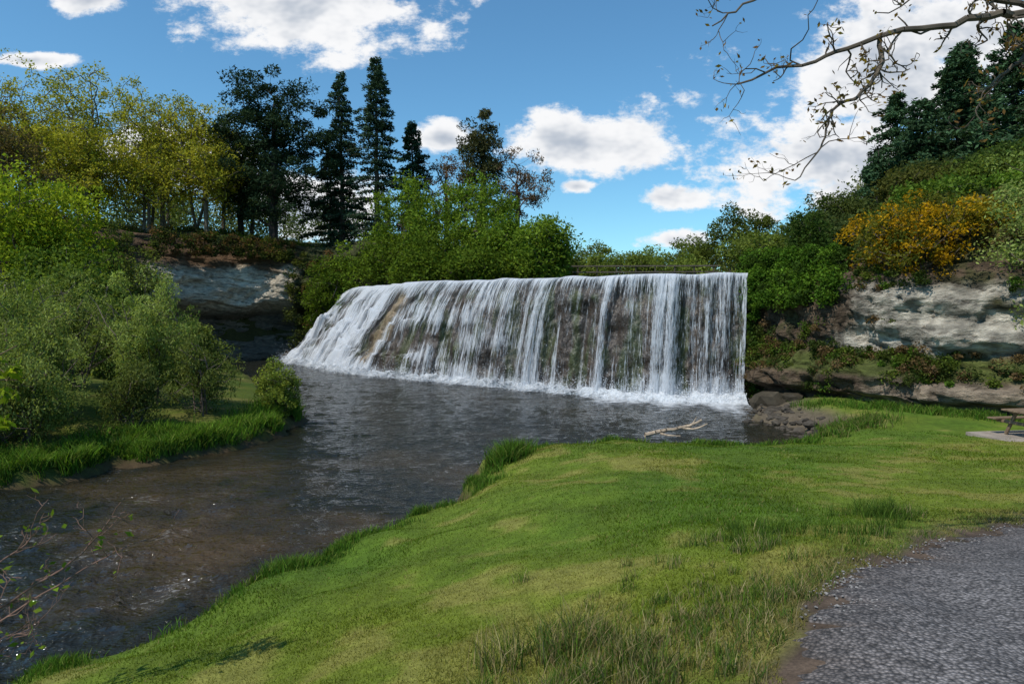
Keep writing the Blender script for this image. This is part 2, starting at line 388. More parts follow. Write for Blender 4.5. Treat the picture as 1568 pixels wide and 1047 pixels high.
m, nt, out = base_mat('foam')
g = N(nt, 'ShaderNodeNewGeometry').outputs['Position']
fn = noise(nt, VM(nt, 'MULTIPLY', g, (.8, 1.3, 1)), 2.6, 5, .78)
sc = N(nt, 'ShaderNodeSeparateColor'); nt.links.new(attr(nt), sc.inputs[0])
al = mapr(nt, M(nt, 'ADD', M(nt, 'MULTIPLY', fn, 1.3), sc.outputs[0]), .95, 1.45, 0, .9, True)
d = N(nt, 'ShaderNodeBsdfDiffuse'); d.inputs[0].default_value = (.68,.71,.74,1)
nt.links.new(bump(nt, fn, .8, .25), d.inputs['Normal'])
tr = N(nt, 'ShaderNodeBsdfTransparent'); mx2 = N(nt, 'ShaderNodeMixShader'); nt.links.new(al, mx2.inputs[0])
nt.links.new(tr.outputs[0], mx2.inputs[1]); nt.links.new(d.outputs[0], mx2.inputs[2]); nt.links.new(mx2.outputs[0], out.inputs[0])
FOAM = m
NW = 34; wv = np.linspace(0, 1, NW); width = np.interp(tt, [0, .06, .16, .3, .5, 1], [8.2, 7.4, 5.6, 3.6, 2.8, 2.4])
side_ = np.exp(-(tt/.03))[:, None]*np.array([[.35, -.5]])
fx = Bp[:, None]+nn[:, None]*(-.5+wv[None, :]*width[:, None])[..., None]+side_[:, None]*wv[None, :, None]
dm = (-.5+wv[None, :]*width[:, None])
fz = fbm(np.stack([fx[..., 0].ravel()*2, fx[..., 1].ravel()*2, 0*fx[..., 0].ravel()], -1), 4, 61).reshape(NU, NW)
hz = .05+.34*np.exp(-((dm-.25)/.4)**2)*(.1+1.7*fz)+.10*(fz-.4)*np.exp(-dm/1.5)
lum = (fbm(np.stack([U*.9, 0*U, 0*U], -1), 2, 62)-.5)[:, None]*.5
de = np.interp(wv, [0, .12, .25, .45, .75, 1], [.85, .8, .58, .38, .2, 0])[None, :]+lum*np.clip(wv*3, 0, 1)[None, :]
mb = MB(); mb.add(np.concatenate([fx, hz[..., None]], -1), grid_faces(NU, NW), 0, np.repeat(np.clip(de, 0, 1).reshape(-1, 1), 3, 1))
mb.build('waterfall_foam', [FOAM], True)
ns = 36000; idx = rng.integers(0, NU, ns); hgt = rng.exponential(.28, ns); o = rng.normal(.35, .38, ns)
c = np.concatenate([Bp[idx]+nn[idx]*o[:, None]+rng.normal(size=(ns, 2))*.08, hgt[:, None]+.03], 1)
m, nt, out = base_mat('spray_droplets'); d = N(nt, 'ShaderNodeBsdfDiffuse'); d.inputs[0].default_value = (.72,.75,.78,1); nt.links.new(d.outputs[0], out.inputs[0])
mb = MB(); leaves(mb, c, .035, np.ones((ns, 3)), mat=0, aspect=.8); mb.build('waterfall_spray', [m])

# ------------------------------------------------------------ cliffs
def cliff(name, line, prof, colf, relief=.5, du=.12, seed=0):
    L = np.array(line, float); seg = np.linalg.norm(np.diff(L, axis=0), axis=1).sum(); nu = int(seg/du)
    Q = catmull(line, nu); tg = norm(np.gradient(Q, axis=0)); nrm = np.stack([tg[:, 1], -tg[:, 0]], -1)
    for _ in range(60): nrm[1:-1] = (nrm[:-2]+nrm[1:-1]+nrm[2:])/3
    nrm = norm(nrm)
    pr = np.array(prof, float); pl = np.concatenate([[0], np.cumsum(np.linalg.norm(np.diff(pr, axis=0), axis=1))])
    q = np.arange(0, pl[-1], .09); so = np.interp(q, pl, pr[:, 0]); zo = np.interp(q, pl, pr[:, 1])
    uu = np.arange(nu)*du
    UU, SO = np.meshgrid(uu, so, indexing='ij'); _, ZO = np.meshgrid(uu, zo, indexing='ij')
    ZO = ZO+(fbm(np.stack([UU.ravel()*.25, 0*UU.ravel(), 0*UU.ravel()], -1), 3, seed+3).reshape(UU.shape)-.5)*1.3*sstep(.5, 3, ZO)
    u_, z_ = UU.ravel(), ZO.ravel()
    pts = np.stack([u_*.6, z_*1.5, 0*u_+seed], -1)
    r = (fbm(pts, 6, seed)-.5).reshape(UU.shape)*relief*2.2
    tilt = z_*1.9+.25*u_+1.2*fbm(np.stack([u_*.3, z_*.4, 0*u_], -1), 2, seed+7)
    blk = np.floor(tilt); cellu = np.floor(u_*.55+3.1*vnoise(np.stack([blk*7.7, 0*u_, 0*u_], -1), seed+9)*4+.5*vnoise(np.stack([u_*2, z_*2, 0*u_], -1), 2))
    r = r+(vnoise(np.stack([cellu*5.3+.5, blk*3.7+.5, 0*u_], -1), seed+8).reshape(UU.shape)-.5)*relief*1.1
    fr = tilt-blk; r = r-(np.exp(-(fr/.12)**2)*.22*relief).reshape(UU.shape)
    xy = Q[:, None]+nrm[:, None]*(-SO+r)[..., None]
    v = np.concatenate([xy, ZO[..., None]], -1)
    mb = MB(); cc = colf(v.reshape(-1, 3), u_, SO.ravel()); cc = cc*(1-.5*np.exp(-(fr/.1)**2))[:, None]
    mb.add(v, grid_faces(nu, len(q)), 0, np.clip(cc, 0, 1))
    return mb.build(name, [ROCK], True)
def crr(v, u, so):
    a = fbm(v*[.5, .5, .9], 4, 71)[:, None]; b = fbm(v*[1.2, 1.2, 1.], 5, 72)[:, None]; zz = v[:, 2:3]
    c = np.array([.12,.085,.055])*(.35+1.1*a)
    pale = sstep(2.4, 2.9, zz+(b-.5))*sstep(5.6, 5.0, zz+(b-.5))*sstep(12.8, 13.8, v[:, :1]+(b-.5)*2)*sstep(19.5, 18, v[:, :1])*sstep(.30, .42, a+.1)
    mossy = sstep(.53, .62, b)*(1-.6*pale); c = c*(1-mossy*.7)+np.array([.055,.06,.02])*mossy*.7
    c = c*(1-pale)+np.array([.42,.38,.31])*(.5+b)*pale
    low = sstep(1.9, 1.5, zz)*sstep(.3, .6, zz)*sstep(13, 13.8, v[:, :1]); c = c*(1-low)+np.array([.30,.235,.17])*low*(.4+1.2*a)
    st_ = sstep(.55, .65, vnoise(v*[3, 3, .3], 77)[:, None])*.4; c = c*(1-st_)
    led = sstep(1.7, 1.95, zz)*sstep(2.8, 2.4, zz); c = c*(1-led)+np.array([.085,.10,.025])*led
    return c
cliff('cliff', [(10.9,34.2),(11.5,32.2),(12.0,30.2),(12.8,28.2),(14.3,26.2),(17,23.6),(24,18),(36,11)],
      [(-.5,-.6),(-.2,.5),(-.25,.8),(-.9,1.1),(-.95,1.65),(-.6,1.85),(.1,2.7),(.05,3.6),(.2,4.8),(.8,5.6),(1.8,6.2),(3.4,5.6)], crr, .42, seed=1)
def cll(v, u, so):
    a = fbm(v*[.4, .4, .8], 4, 81)[:, None]; b = fbm(v*[.9, .9, .9], 4, 82)[:, None]; zz = v[:, 2:3]
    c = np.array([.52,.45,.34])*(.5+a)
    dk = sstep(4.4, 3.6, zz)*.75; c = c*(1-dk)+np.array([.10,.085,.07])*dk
    tp = sstep(6.9, 8.0, zz+(b-.5)*2); c = c*(1-tp)+np.array([.13,.08,.045])*tp
    vg = sstep(-19.8, -18.2, v[:, :1]+(b-.5)*3); c = c*(1-vg)+np.array([.05,.055,.02])*vg
    return c
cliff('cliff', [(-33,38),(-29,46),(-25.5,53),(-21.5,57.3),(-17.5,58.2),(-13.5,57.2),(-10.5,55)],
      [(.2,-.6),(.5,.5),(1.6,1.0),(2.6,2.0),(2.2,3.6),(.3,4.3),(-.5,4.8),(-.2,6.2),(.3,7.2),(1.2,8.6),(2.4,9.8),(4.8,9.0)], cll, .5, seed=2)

# ------------------------------------------------------------ gravel path
nu, nv = 520, 60
w = np.linspace(0, 1, nv)**1.5
PL = np.stack([np.interp(np.linspace(0, 259, nu), np.arange(260), PATH_L[:, k]) for k in (0, 1)], -1); PR = np.stack([np.interp(np.linspace(0, 259, nu), np.arange(260), PATH_R[:, k]) for k in (0, 1)], -1)
ed = (fbm(np.stack([np.arange(nu)*.35, 0*np.arange(nu), 0*np.arange(nu)], -1), 4, 91)-.5)*.5
Lp = PL+norm(PR-PL)*(ed[:, None]+.05)
pxy = Lp[:, None]*(1-w[None, :, None])+PR[:, None]*w[None, :, None]
pz = terr(pxy[..., 0], pxy[..., 1])
crown = .014+.03*np.sin(np.pi*w)[None, :]-.05*(np.abs(w-.5)*2)[None, :]**30
mb = MB(); v = np.concatenate([pxy, (pz+crown)[..., None]], -1)
a = fbm(v.reshape(-1, 3)*[1.5, 1.5, 0], 4, 92)[:, None]; ew = np.tile(w, nu)[:, None]; eb = np.exp(-(ew/.10))*(.3+1.1*a)
mb.add(v, grid_faces(nu, nv), 0, np.array([.145,.135,.132])*(.6+.8*a)*(1-eb*.8)+np.array([.085,.06,.045])*eb*.8)
m, nt, out = base_mat('gravel')
g = N(nt, 'ShaderNodeNewGeometry').outputs['Position']
vo = N(nt, 'ShaderNodeTexVoronoi'); vo.inputs['Scale'].default_value = 42; nt.links.new(g, vo.inputs['Vector'])
f = mapr(nt, vo.outputs['Distance'], 0, .8, 1.35, .3)
sv = N(nt, 'ShaderNodeSeparateColor'); nt.links.new(vo.outputs['Color'], sv.inputs[0])
f = M(nt, 'MULTIPLY', f, mapr(nt, sv.outputs[0], 0, 1, .5, 1.7)); f = M(nt, 'MULTIPLY', f, mapr(nt, noise(nt, g, 3, 4), .3, .7, .75, 1.2))
c = VM(nt, 'SCALE', attr(nt)); setin(nt, c.node.inputs[3], f)
p = N(nt, 'ShaderNodeBsdfPrincipled'); nt.links.new(c, p.inputs['Base Color']); p.inputs['Roughness'].default_value = .9
inv = M(nt, 'SUBTRACT', 1., vo.outputs['Distance']); nt.links.new(bump(nt, inv, 1., .018), p.inputs['Normal']); nt.links.new(p.outputs[0], out.inputs[0])
GRAVEL = m
mb.build('gravel_path', [GRAVEL], True)

import bmesh
bm = bmesh.new(); bmesh.ops.create_icosphere(bm, subdivisions=2, radius=1)
IV = np.array([q.co[:] for q in bm.verts]); IF = np.array([[q.index for q in f.verts] for f in bm.faces]); bm.free()
bm = bmesh.new(); bmesh.ops.create_icosphere(bm, subdivisions=1, radius=1)
JV = np.array([q.co[:] for q in bm.verts]); JF = np.array([[q.index for q in f.verts] for f in bm.faces]); bm.free()
def stones(mb, c, r, col, V=IV, F=IF, flat=.6):
    for i in range(len(c)):
        v = V*(1+.7*(vnoise(V*1.5+rng.uniform(0, 50, 3), 5)-.5))[:, None]*r[i]*np.array([rng.uniform(.8, 1.4), rng.uniform(.7, 1.1), flat*rng.uniform(.7, 1.2)])
        th = rng.uniform(0, 6.3); R = np.array([[math.cos(th), -math.sin(th), 0], [math.sin(th), math.cos(th), 0], [0, 0, 1]])
        mb.add(v@R.T+c[i], F, 0, col*rng.uniform(.6, 1.3))
mb = MB(); n = 4000
q = rng.uniform(-.02, 1, n); q = np.sign(q)*np.abs(q)**1.2; i = rng.integers(220, 400, n)
px = Lp[i]*(1-q[:, None])+PR[i]*q[:, None]+rng.normal(size=(n, 2))*.06
stones(mb, np.concatenate([px, (terr(px[:, 0], px[:, 1])+.016)[:, None]], 1), rng.uniform(.005, .014, n), np.array([.2,.187,.175]), JV, JF)
mb.build('loose_gravel', [STONE])
mb = MB(); n = 260
sx = rng.normal(10.2, .45, n); sy = rng.uniform(21.5, 30.0, n); sx += np.interp(sy, [21, 25, 30.5], [.0, -.1, .6])
stones(mb, np.stack([sx, sy, np.maximum(terr(sx, sy), -.05)+.01], -1), rng.gamma(2.0, .032, n)+.04, np.array([.06,.05,.038]))
n = 45; sx = rng.uniform(11, 12.1, n); sy = rng.uniform(28.5, 31.3, n)
stones(mb, np.stack([sx, sy, np.maximum(terr(sx, sy), 0)+.05], -1), rng.gamma(2.2, .09, n)+.08, np.array([.055,.045,.03]))
mb.build('river_stones', [STONE], False)

# ------------------------------------------------------------ trees
def skeleton(trunk, attr_, rg, jit=.12, upf=.8):
    par = [-1]+list(range(len(trunk)-1)); tips = []; T = np.array(trunk)
    dist = np.min(np.linalg.norm(attr_[:, None]-T[None], axis=2), 1)
    arr = np.zeros((len(trunk)+3*len(attr_)+4, 3)); arr[:len(trunk)] = T; n = len(trunk)
    lock = 1 if len(trunk) > 3 else 0
    for k in np.argsort(dist):
        a = attr_[k]; dd = arr[lock:n]-a; hd = np.linalg.norm(dd[:, :2], axis=1)
        cost = np.linalg.norm(dd, axis=1)+upf*np.maximum(0, arr[lock:n, 2]-(a[2]-.45*hd))
        j = int(np.argmin(cost))+lock; p0 = arr[j].copy(); L = np.linalg.norm(a-p0)
        prev = j
        for t in (1/3, 2/3, 1.):
            p = p0+(a-p0)*t
            if t < 1: p = p+rg.normal(size=3)*jit*L*.6+np.array([0, 0, -.08*L*(1-abs(2*t-1))])
            arr[n] = p; par.append(prev); prev = n; n += 1
        tips.append(n-1)
    return arr[:n], np.array(par), np.array(tips)
def skel_tubes(mb, arr, par, r_tip, r_base, k=5, col=(.12,.1,.08), mat=0):
    n = len(arr); cnt = np.zeros(n)
    isleaf = np.ones(n, bool); isleaf[par[par >= 0]] = False; cnt[isleaf] = 1
    for i in range(n-1, 0, -1): cnt[par[i]] += cnt[i]
    mx = cnt[0]; rad = r_tip+(r_base-r_tip)*((cnt-1)/max(mx-1, 1))**.62
    e = np.arange(1, n); pr = par[e]
    r0 = np.minimum(rad[pr], rad[e]*1.35+.002)
    tubes(mb, arr[pr], arr[e], r0, rad[e], k, mat, col)

NLS, LFS = .82, 1.08
def tree(name, x, y, ztop, R, cb=.3, K=70, leaf=.2, nl=12000, col=(.08,.13,.02), col2=None, bark=(.1,.085,.07), rb=.25, clump=.9,
         seed=0, mat=None, jit=.12, bias=.6, aspect=.55, flat=.7, multi=1, inner=2.2, lump=.35, tang=None, dark=.55, rt=.012, upf=.8, zb=None, taper=0.):
    nl = int(nl*NLS); leaf = leaf*LFS
    rg = np.random.default_rng(seed+100); zb = tz(x, y)-.15 if zb is None else zb; H = ztop-zb; mb = MB()
    zc0 = zb+H*cb; cz = (zc0+ztop)/2; hz = (ztop-zc0)/2
    d = norm(rg.normal(size=(K, 3))); rr = rg.uniform(0, 1, K)**(1/inner)
    lump_ = 1+lump*2*(vnoise(d*1.7+seed, 3)-.55); tp = 1-taper*(d[:, 2]*rr*.5+.5)
    A = np.stack([x+d[:, 0]*R*rr*lump_*tp, y+d[:, 1]*R*rr*lump_*tp, cz+d[:, 2]*hz*rr*np.clip(lump_, 0, 1.05)], -1)
    cr = clump*rg.uniform(.6, 1.3, K)
    for mi in range(multi):
        o = rg.normal(size=2)*R*(.0 if multi == 1 else .12)
        o2 = rg.normal(size=2)*R*(.06 if multi == 1 else .35)
        top = zb+H*(.82 if multi == 1 else rg.uniform(.6, .85)); ts = np.linspace(0, 1, 9)
        tk = np.stack([x+o[0]+o2[0]*ts+rg.normal(size=9)*.006*H*ts, y+o[1]+o2[1]*ts+rg.normal(size=9)*.006*H*ts, zb+(top-zb)*ts], -1)
        sel = np.arange(K) % multi == mi
        arr, par, tips = skeleton(tk, A[sel], rg, jit, upf)
        skel_tubes(mb, arr, par, rt, rb/math.sqrt(multi), 5, bark)
    ci = rg.integers(0, K, nl); off = rg.normal(size=(nl, 3))*[1, 1, flat]; off = off/(.55+.5*np.linalg.norm(off, axis=1, keepdims=True))
    c = A[ci]+off*cr[ci][:, None]*.62
    col = np.array(col, float); col2 = col*np.array([1.5, 1.35, 1.1]) if col2 is None else np.array(col2, float)
    cv = rg.uniform(0, 1, K)[ci][:, None]*.65+rg.uniform(0, 1, (nl, 1))*.35
    cc = col*(1-cv)+col2*cv; cc = cc*rg.uniform(dark, 1.25, (nl, 1))
    leaves(mb, c, np.full(nl, leaf), cc, bias, aspect, 1, rg=rg, tang=(None if tang is None else np.tile(tang, (nl, 1))))
    return mb.build(name, [BARK, mat or LEAF])

def conifer(name, x, y, ztop, R, col=(.018,.035,.018), cb=.12, seed=0, droop=.25, dens=1., leaf=.22, zb=None, power=.85, gap=0.):
    rg = np.random.default_rng(seed+500); zb = tz(x, y)-.2 if zb is None else zb; H = ztop-zb; mb = MB()
    ts = np.linspace(0, 1, 14); tk = np.stack([x+rg.normal(size=14)*.05, y+rg.normal(size=14)*.05, zb+H*ts], -1)
    tubes(mb, tk[:-1], tk[1:], .02+.017*H*(1-ts[:-1]), .02+.017*H*(1-ts[1:]), 8, 0, (.07,.055,.045))
    P0, P1, L_ = [], [], []; z = zb+H*cb; leafc, leafcol, leaft = [], [], []
    while z < ztop-.3:
        f = (z-zb)/H; fr = ((1-f)/(1-cb))**power; nb = rg.integers(4, 7); a0 = rg.uniform(0, 6.3); wl = rg.uniform(.62, 1.15)
        for b in range(nb):
            if rg.uniform() < gap: continue
            L = R*fr*rg.uniform(.5, 1.15)*wl+.2; a = a0+b*6.283/nb+rg.normal()*.25
            dr = np.array([math.cos(a), math.sin(a), 0]); up = rg.uniform(.0, .35)*(.3+f)
            s_ = np.linspace(0, 1, 5)[:, None]; pts = np.array([x, y, z])+dr*L*s_+np.array([0, 0, 1.])*(up*L*s_-droop*L*s_**2)
            P0.append(pts[:-1]); P1.append(pts[1:]); L_.append(np.full(4, .012+.016*L))
            nl = int((30+70*L)*dens); t = rg.uniform(.12, 1.02, nl)**.8
            c = np.array([x, y, z])+dr*L*t[:, None]+np.array([0, 0, 1.])*(up*L*t-droop*L*t**2)[:, None]
            side = np.array([-dr[1], dr[0], 0]); wd = .28*L*(1.05-t)+.14
            c = c+side*(rg.normal(size=nl)*wd*.8)[:, None]+np.array([0, 0, 1.])*(rg.normal(size=nl)*.11-.05)[:, None]
            leafc.append(c); br = rg.uniform(.6, 1.5); leafcol.append(np.array(col)*br*rg.uniform(.6, 1.4, (nl, 1))); leaft.append(np.tile(dr+[0, 0, .1], (nl, 1)))
        z += rg.uniform(.35, .75)*(.55+.6*(1-f))*max(1, H/16)
    P0 = np.concatenate(P0); P1 = np.concatenate(P1); r = np.concatenate(L_); tubes(mb, P0, P1, r, r*.7, 4, 0, (.07,.055,.045))
    c = np.concatenate(leafc); leaves(mb, c, np.full(len(c), leaf), np.concatenate(leafcol), .9, .42, 1, tang=np.concatenate(leaft), rg=rg)
    return mb.build(name, [BARK, NEEDLE])

YG = (.19,.21,.022); YG2 = (.38,.35,.05)
for i, (x, y, zt, R) in enumerate([(-45,60,27,5),(-40.5,62,25.2,4.4),(-36.2,60,26.8,4.8),(-33,63,25,4.2),(-30.5,60,23.6,3.9),(-28.2,62,24.2,4),(-26.2,59,20,3.2),
                                  (-38,54,20.5,3.5),(-33.5,54,19.5,3.2),(-43,53,22,4.3),(-29.5,70,22,4),(-36,72,24,4),(-25,66,20,3.5),(-31,57,18,3.),(-36,57,19,3.),(-47.5,57,25,4.5)]):
    tree('poplar_tree', x, y, zt, R, .17, 160, .19, 9200, YG, YG2, (.12,.10,.07), .2, .8, i, jit=.12, multi=2 if i % 2 else 1, inner=1.6, lump=.4, upf=1.1, rt=.022, dark=.45)
tree('pine_tree', -21.2, 61, 26, 5.0, .15, 190, .28, 42000, (.016,.03,.016), (.035,.055,.025), (.05,.04,.035), .42, 1.1, 31, NEEDLE, flat=.5, aspect=.34, lump=.35, inner=2.2)
tree('pine_tree', -25.6, 65, 22, 2.8, .2, 80, .28, 15000, (.018,.032,.016), (.035,.055,.025), (.05,.04,.035), .3, 1.1, 32, NEEDLE, flat=.5, aspect=.34)
PG = (.034,.058,.034)
conifer('conifer_tree', -15.8, 64, 26, 3.1, PG, .12, 1, dens=1., gap=.18, power=.6, leaf=.25)
conifer('conifer_tree', -12.1, 62, 26.7, 3.4, PG, .12, 2, dens=1., gap=.18, power=.6, leaf=.25)
conifer('conifer_tree', -9.4, 65, 21.8, 3.0, PG, .12, 3, gap=.2, power=.6, leaf=.25)
conifer('conifer_tree', -18.2, 69, 20, 2.8, PG, .12, 4, gap=.2, power=.6, leaf=.25)
tree('pine_tree', -2.9, 64, 23, 2.9, .42, 60, .28, 12000, (.03,.042,.016), (.09,.08,.035), (.09,.06,.045), .3, 1.0, 33, NEEDLE, flat=.5, aspect=.34, lump=.5, taper=.5)
tree('pine_tree', -6.2, 66, 20.3, 3.2, .4, 70, .22, 6500, (.08,.06,.03), (.18,.10,.05), (.14,.10,.08), .26, .8, 34, NEEDLE, flat=.5, aspect=.34, lump=.5)
tree('pine_tree', .6, 64, 19.4, 3.2, .35, 80, .22, 7000, (.07,.055,.03), (.18,.11,.06), (.15,.10,.08), .24, .8, 35, NEEDLE, flat=.5, aspect=.34, lump=.5)
WG = (.075,.135,.016); WG2 = (.20,.28,.035)
for i, (x, y, zt, R, cb) in enumerate([(-7.9,57,15.8,3.9,.12),(-2.6,55,14.8,3.6,.12),(2.3,47,10.4,2.1,.08),(-.6,51,11.,2.4,.08),(-12.6,57.5,10.4,3.0,.05),(-5.2,51,10.2,3.0,.08),(-9.5,55,9.8,2.6,.05),(-2.5,47,8.3,2.0,.05),(-6.4,48.5,8.2,1.9,.03),(-15,57,9.4,2.2,.05)]):
    tree('willow_tree', x, y, zt, R, cb, 110, .2, 16000, np.array(WG)*(1 if i < 5 else .65), np.array(WG2)*(1 if i < 5 else .65), (.11,.09,.07), .3, .95, 50+i, multi=3 if i < 2 else 2, lump=.22, flat=.8, dark=.4, inner=2.6)
for i, (x, y, zt, R, n, c) in enumerate([(8.8,72,11.8,2.6,5000,.9),(12,75,11,2.4,5000,1.),(15,72,10.5,2.2,8000,1.1),(5.6,70,10,2.5,9000,.8),(17.5,66,11.2,2.4,8000,.8),(20,62,13.6,2.6,6500,.5),(23.5,66,14.0,2.6,6500,.55),(18.6,52,10.3,2.6,12000,.95),
                                        (26,62,13,2.6,9000,.7),(21.5,50,9.8,2.2,9000,.9),(11.,58,8.8,1.6,7000,.9),(14.5,56,8.6,1.8,8000,1.1),(8,62,8.8,1.6,7000,1.),(27,56,12.5,2.6,9000,.6),(24,54,11.6,2.2,9000,.8)]):
    tree('riverside_tree', x, y, zt, R, .12, 80, .2, n, np.array((.10,.14,.028))*c, np.array((.18,.22,.045))*c, (.11,.1,.085), .2, .8, 80+i, lump=.4, multi=2)
for i, (x, y, zt, R) in enumerate([(29.5,50,19.5,3.4),(32.2,50,23.2,3.8),(34.6,48,24,4),(37.5,49,26,4),(31,45,18.5,3.),(35.5,44,21,3.6),(40,46,25,4),(30.5,55,21.5,3.6),(27.6,52,16.2,2.8),(35,54,25,4),(33,42,18,3)]):
    conifer('conifer_tree', x, y, zt, R, (.036,.068,.032), .05, 20+i, dens=.85, leaf=.3, droop=.32, power=.7, gap=.08)
for i, (x, y, zt, R, n, c, c2) in enumerate([(22.3,46,12,2.6,10000,(.05,.075,.02),(.1,.12,.035)),(24.3,41,12.4,2.8,12000,(.055,.065,.018),(.12,.12,.03)),(27,44,13.5,2.6,10000,(.04,.06,.02),(.08,.1,.03)),
        (26.5,38,12.2,2.4,10000,(.07,.1,.02),(.13,.17,.03)),(19.5,43,10.2,2.2,9000,(.06,.085,.025),(.1,.13,.04)),(29,40,13.5,2.6,10000,(.05,.08,.02),(.09,.13,.03)),(23,36,10.6,2.4,12000,(.07,.12,.02),(.13,.2,.03)),(24.5,31,10.4,2.5,12000,(.08,.14,.02),(.15,.24,.03)),(17.2,37,8.8,1.8,9000,(.04,.06,.02),(.08,.1,.03))]):
    tree('hillside_tree', x, y, zt, R, .05, 80, .18, n, c, c2, (.1,.085,.07), .2, .85, 120+i, multi=2, lump=.4, dark=.4)
tree('kowhai_tree', 15.8, 27.3, 8.8, 2.3, -.05, 130, .12, 12000, (.07,.085,.015), (.15,.14,.02), (.13,.10,.075), .14, .55, 140, multi=3, lump=.45, zb=5.6)
tree('kowhai_tree', 15.8, 27.1, 8.9, 2.5, -.12, 130, .11, 11000, (.30,.17,.010), (.48,.28,.012), (.13,.10,.075), .12, .5, 141, multi=3, lump=.5, dark=.5, zb=5.6)
tree('kowhai_tree', 18.2, 27.2, 8.6, 1.9, .0, 70, .12, 8000, (.17,.14,.015), (.32,.24,.02), (.11,.085,.06), .12, .5, 142, multi=2, lump=.45, dark=.6)
tree('evergreen_tree', 13.7, 31.5, 9.5, 1.1, .05, 80, .12, 13000, (.025,.05,.012), (.06,.1,.02), (.07,.06,.045), .16, .55, 143, lump=.5, taper=.4)
tree('willow_tree', 18.6, 23.5, 10.2, 2.2, .2, 100, .12, 13000, (.15,.2,.05), (.26,.31,.09), (.11,.09,.07), .16, .6, 144, multi=2)

mb = MB(); k = 260
tx_ = rng.uniform(-75, 85, k); ty_ = rng.uniform(82, 118, k); tb = terr(tx_, ty_)
th_ = np.where((tx_ > 0) & (tx_ < 50), rng.uniform(3.0, 6.0, k), rng.uniform(5, 9, k)); tr_ = rng.uniform(2, 3.6, k)
ci = np.repeat(np.arange(k), 220); d = norm(rng.normal(size=(len(ci), 3)))*rng.uniform(.4, 1, (len(ci), 1))
lm = .8+.5*vnoise(d*2+ci[:, None]*3.3, 4)[:, None]
c = np.stack([tx_, ty_, tb+th_*.5], -1)[ci]+d*lm*np.stack([tr_, tr_, th_*.58], -1)[ci]
pal = np.array([(.06,.08,.03),(.09,.12,.03),(.045,.06,.03),(.12,.13,.04)])[rng.integers(0, 4, k)]
leaves(mb, c, .44, pal[ci]*rng.uniform(.55, 1.3, (len(ci), 1)), mat=0); mb.build('distant_trees', [LEAF])

# ------------------------------------------------------------ left low bank shrubs
for i, (x, y, zt, R, n, K) in enumerate([(-12.8,24.0,5.7,1.9,34000,150),(-10.6,23.2,3.3,1.0,10000,60),(-15.0,21,5.0,1.8,26000,130),(-13.4,18.6,3.4,1.4,17000,80),(-17.0,19.5,5.0,1.9,21000,110),(-16.2,25,5.8,2.0,18000,100),
                                        (-14.6,17.2,3.0,1.3,13000,70),(-18.8,24,6.2,2.2,17000,100),(-11.9,21.0,2.6,.9,10000,60),(-15.6,18.4,4.2,1.4,14000,80)]):
    dk = [1.1, .6, 1., .9, 1., .85, .95, .8, .5, 1.05][i]
    tree('shrub', x, y, zt, R, .02, K, .085, n, np.array((.115,.165,.035))*dk, np.array((.30,.345,.10))*dk, (.13,.10,.08), .09, .42, 160+i, multi=7, lump=.7, upf=1.6, flat=1.3, inner=1.8, bias=.2, tang=np.array([0, 0, .7]), aspect=.38, dark=.4)
tree('small_bush', -8.7, 25.2, 2.35, 1.0, .0, 80, .07, 13000, (.12,.18,.03), (.28,.31,.06), (.1,.08,.06), .04, .27, 180, multi=5, lump=.5, upf=1.6, dark=.4)
tree('willow_tree', -26.6, 38, 12.4, 3.4, .15, 130, .19, 24000, (.15,.21,.02), (.30,.36,.03), (.1,.08,.06), .28, 1.0, 181, multi=2, dark=.4)
tree('willow_tree', -23.5, 36, 8.2, 2.6, .05, 110, .17, 16000, (.08,.13,.02), (.15,.21,.03), (.1,.08,.06), .2, .9, 182, multi=3, dark=.4)
tree('hillside_tree', -32.5, 44, 17.5, 3.2, .2, 100, .18, 10000, (.08,.065,.03), (.16,.12,.05), (.09,.07,.055), .22, .8, 183, multi=2)
tree('willow_tree', -20, 31, 6.4, 2.5, .0, 110, .16, 15000, (.09,.13,.025), (.17,.22,.045), (.1,.08,.06), .2, .8, 184, multi=4, dark=.4)
for i, (x, y, zt, R) in enumerate([(-24.5,43,7.6,2.4),(-22.5,40,5.4,2.2),(-20.5,44,3.4,1.6),(-27.5,48,10.5,2.4),(-18.2,36,3.6,1.8),(-17.2,30,3.8,1.8),(-14.8,30,2.6,1.2)]):
    tree('shrub', x, y, zt, R, .0, 90, .16, 12000, np.array((.07,.095,.022))*(1+.2*(i % 3)), np.array((.14,.17,.04))*(1+.2*(i % 3)), (.09,.07,.05), .1, .7, 200+i, multi=4, lump=.5, dark=.4)

mb = MB()
nc = 5200; cx = rng.uniform(-50, 40, nc); cy = rng.uniform(14, 72, nc)
z_, dl_, dr_, s_ = terr(cx, cy, 'all')
lim = np.where(cx < -12, 15, np.where(cx > 12, 14, 30)); lo = np.where(cx < -24, -6, np.where((cx > 11.5) , .9, np.where(cx < -13, 2.0, 13.5)))
keep = (s_ > lo) & (s_ < lim); cx, cy, z_, s_ = cx[keep], cy[keep], z_[keep], s_[keep]
nn_ = fbm(np.stack([cx*.2, cy*.2, 0*cx], -1), 3, 77)
rad = rng.uniform(.35, .95, len(cx)); per = 80
ci = np.repeat(np.arange(len(cx)), per); off = norm(rng.normal(size=(len(ci), 3)))*rng.uniform(.5, 1, (len(ci), 1)); off[:, 2] = np.abs(off[:, 2])*1.0
c = np.stack([cx, cy, z_-.1], -1)[ci]+off*rad[ci][:, None]
pal = np.array([(.055,.08,.02),(.085,.13,.02),(.04,.06,.017),(.12,.1,.035),(.14,.18,.03)])
pc = pal[np.clip((nn_*7-1.2+rng.normal(size=len(cx))*.9).astype(int), 0, 4)]
